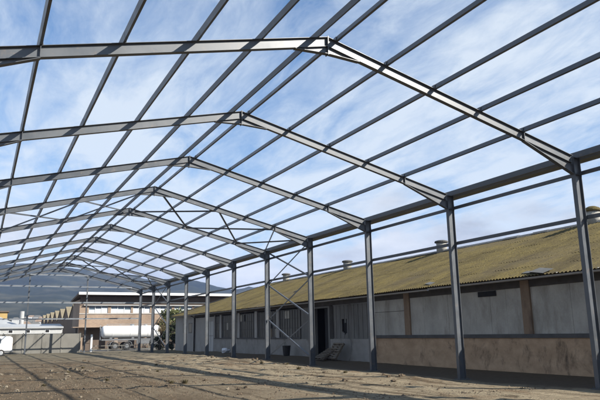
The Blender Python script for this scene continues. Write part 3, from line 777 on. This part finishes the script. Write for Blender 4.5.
# spoil lumps along the columns
for _ in range(36):
    x = rng.gauss(-1.6,.35); y = rng.uniform(19,50)
    k += 1; chunk('dirt_clod','clod',x,y,rng.choice([.04,.05,.06,.08,.11]),'dark clod of earth in the spoil ridge beside the column line','clod','clods along the column line',k)
def weed(x, y, s, n, label):
    m = MB(); z = gz(x,y)
    for _ in range(n):
        a = rng.uniform(0,6.28); d = rng.random()*s; hgt = s*rng.uniform(.4,1.1); p = Vector((x+math.cos(a)*d*.6, y+math.sin(a)*d*.6, z-.01))
        q = p + Vector((math.cos(a)*d*.9, math.sin(a)*d*.9, hgt)); w = Vector((-math.sin(a), math.cos(a), 0))*.008
        m.add([p-w, p+w, (p+q)/2+w*.8+Vector((0,0,hgt*.15)), q, (p+q)/2-w*.8+Vector((0,0,hgt*.15))], [(0,1,2,4),(4,2,3)])
    tag(m.build('weed_tuft', M['grass_dry']), label, 'weed', 'dry weed tufts on the dirt floor')
for x,y,s in ((-9.6,22.7,.42),(-10.0,23.1,.3),(-11.7,26.5,.3),(-12.4,33,.3),(-8.5,31,.25),(-2.2,28.1,.35),(-2.0,24.0,.3),(-14.2,25,.25),(-6.8,38,.3),(-1.9,33.4,.35),(-1.6,30.6,.3),(-11,38,.3)):
    weed(x,y,s*.42,130,'dry brown weed tuft growing in the dirt floor')
# gravel and crumbs nobody could count
def scatter(name, mat_, n, sizes, seed, label):
    gm = MB(); rg = random.Random(seed)
    for _ in range(n):
        if rg.random() < .5: x = rg.gauss(-12.5,3.4); y = rg.gauss(27,6)
        else: x = rg.uniform(-18,-.8); y = 14 + 30*rg.random()**1.6
        if y < 13 or x < -20 or x > -.3: continue
        if mnoise.noise((x*.5, y*.4, seed*1.7)) < rg.uniform(-.5,.35): continue
        s = rg.choice(sizes); z = gz(x,y); a = rg.random()*6.28
        vs = [(x+s*math.cos(a+t)*rg.uniform(.7,1.3), y+s*math.sin(a+t)*rg.uniform(.7,1.3), z-.004) for t in (0,1.57,3.14,4.71)]
        gm.add(vs+[(x+s*.3*rg.uniform(-1,1), y+s*.3*rg.uniform(-1,1), z+s*rg.uniform(.5,.9))], [(0,1,4),(1,2,4),(2,3,4),(3,0,4)])
    tag(gm.build(name, mat_), label, name.replace('_',' '), kind='stuff')
scatter('gravel', M['rock'], 2200, [.01,.012,.015,.02,.025,.03], 4, 'loose pale stones strewn over the dirt floor')
scatter('soil_crumbs', M['clod'], 9000, [.015,.02,.025,.03,.04,.055], 11, 'loose crumbs of brown soil strewn over the dirt floor')

# ------------------------------------------------------------------ haze
HAZE = 1.2e-4
if HAZE:
    m = bpy.data.materials.new('haze_air'); m.use_nodes = True; nt = m.node_tree; nt.nodes.remove(nt.nodes['Principled BSDF'])
    pv = N(nt, 'ShaderNodeVolumePrincipled', Density=HAZE); pv.inputs['Color'].default_value = (.46,.60,1.0,1)
    nt.links.new(pv.outputs[0], nt.nodes['Material Output'].inputs['Volume'])
    m.cycles.homogeneous_volume = True if hasattr(m, 'cycles') and hasattr(m.cycles, 'homogeneous_volume') else None
    hz = MB().box(-9500,9500,-9500,9500,-4,420).build('haze', m); tag(hz, kind='stuff')

# ------------------------------------------------------------------ sky, sun, camera
SUN = Vector((1.0,-1.2,1.0)).normalized()
el = math.asin(SUN.z); rot = math.atan2(SUN.x, SUN.y)
wd = bpy.data.worlds.new('World'); S.world = wd; wd.use_nodes = True; nt = wd.node_tree
bg = nt.nodes['Background']
sky = nt.nodes.new('ShaderNodeTexSky'); sky.sky_type = 'NISHITA'; sky.sun_disc = False
sky.sun_elevation = el; sky.sun_rotation = rot; sky.air_density = 1.0; sky.dust_density = .6; sky.ozone_density = 1.6
tc = nt.nodes.new('ShaderNodeTexCoord'); sp = nt.nodes.new('ShaderNodeSeparateXYZ'); nt.links.new(tc.outputs['Generated'], sp.inputs[0])
def mth(op, a, b=None, c=None):
    n = N(nt, 'ShaderNodeMath', operation=op)
    for i, v in enumerate((a,b,c)):
        if v is None: continue
        if hasattr(v, 'links'): nt.links.new(v, n.inputs[i])
        else: n.inputs[i].default_value = v
    return n.outputs[0]
zz = mth('ADD', mth('MAXIMUM', sp.outputs[2], 0.0), .16)
cb = nt.nodes.new('ShaderNodeCombineXYZ')
nt.links.new(mth('DIVIDE', sp.outputs[0], zz), cb.inputs[0]); nt.links.new(mth('DIVIDE', sp.outputs[1], zz), cb.inputs[1])
mp = nt.nodes.new('ShaderNodeMapping'); mp.inputs['Rotation'].default_value = (0,0,R(35)); mp.inputs['Scale'].default_value = (1.0,.45,1); mp.inputs['Location'].default_value = (3.1,1.7,0)
nt.links.new(cb.outputs[0], mp.inputs[0])
cir = noise(nt, mp.outputs[0], 1.25, 12, .58, .5)
wisp = noise(nt, mp.outputs[0], 5.0, 8, .62, .9)
fine = noise(nt, mp.outputs[0], 14.0, 6, .65, .6)
cm = mth('ADD', mth('ADD', mth('MULTIPLY', cir, .52), mth('MULTIPLY', wisp, .34)), mth('MULTIPLY', fine, .14))
low = N(nt, 'ShaderNodeMapRange'); low.inputs[1].default_value = .02; low.inputs[2].default_value = .62; low.inputs[3].default_value = .13; low.inputs[4].default_value = -.03
nt.links.new(sp.outputs[2], low.inputs[0])
cmask = ramp(nt, mth('ADD', cm, low.outputs[0]), [(.40,.05),(.50,.42),(.60,.84)]).outputs[0]
# low cumulus banks near the horizon
mp2 = nt.nodes.new('ShaderNodeMapping'); mp2.inputs['Scale'].default_value = (1,1,2.6); mp2.inputs['Location'].default_value = (.35,.1,.2); nt.links.new(tc.outputs['Generated'], mp2.inputs[0])
cu = noise(nt, mp2.outputs[0], 3.4, 10, .55, .2)
lo2 = N(nt, 'ShaderNodeMapRange'); lo2.inputs[1].default_value = .06; lo2.inputs[2].default_value = .30; lo2.inputs[3].default_value = .20; lo2.inputs[4].default_value = -.22
nt.links.new(sp.outputs[2], lo2.inputs[0])
cum = ramp(nt, mth('ADD', cu, lo2.outputs[0]), [(.50,0),(.60,.95)]).outputs[0]
ccol = ramp(nt, noise(nt, mp2.outputs[0], 4.5, 8, .6), [(.33, (3.9,4.3,4.9)), (.50, (5.8,6.2,6.7)), (.66, (7.6,7.8,8.0))]).outputs[0]
skyc = mixc(nt, 1.0, sky.outputs[0], (.46,.93,1.26), 'MULTIPLY')
c1 = mixc(nt, cmask, skyc, (6.3,6.9,7.4))
c2 = mixc(nt, cum, c1, ccol)
nt.links.new(c2, bg.inputs['Color']); bg.inputs['Strength'].default_value = .076

sd = bpy.data.lights.new('sun', 'SUN'); sd.energy = 5.0; sd.angle = R(.53); sd.color = (1,.95,.87)
so = bpy.data.objects.new('sun', sd); COL.objects.link(so); so.rotation_euler = (-SUN).to_track_quat('-Z','Y').to_euler(); so.location = (20,-24,40)

cam = bpy.data.cameras.new('camera'); co = bpy.data.objects.new('camera', cam); COL.objects.link(co); S.camera = co
cam.sensor_width = 36; cam.lens = 614.22/600*36; cam.clip_start = .1; cam.clip_end = 30000
p_, y_, r_ = R(12.2102), R(27.2764), R(1.0292)
mt = Matrix.Rotation(-y_,4,'Z') @ Matrix.Rotation(math.pi/2+p_,4,'X') @ Matrix.Rotation(-r_,4,'Z')
co.matrix_world = Matrix.Translation((-16.4537,0,1.7446)) @ mt

S.view_settings.view_transform = 'Standard'; S.view_settings.look = 'None'; S.view_settings.gamma = 1; S.view_settings.use_curve_mapping = False
S.view_settings.exposure = .85
S.cycles.max_bounces = 6; S.cycles.volume_bounces = 0; S.cycles.use_denoising = True
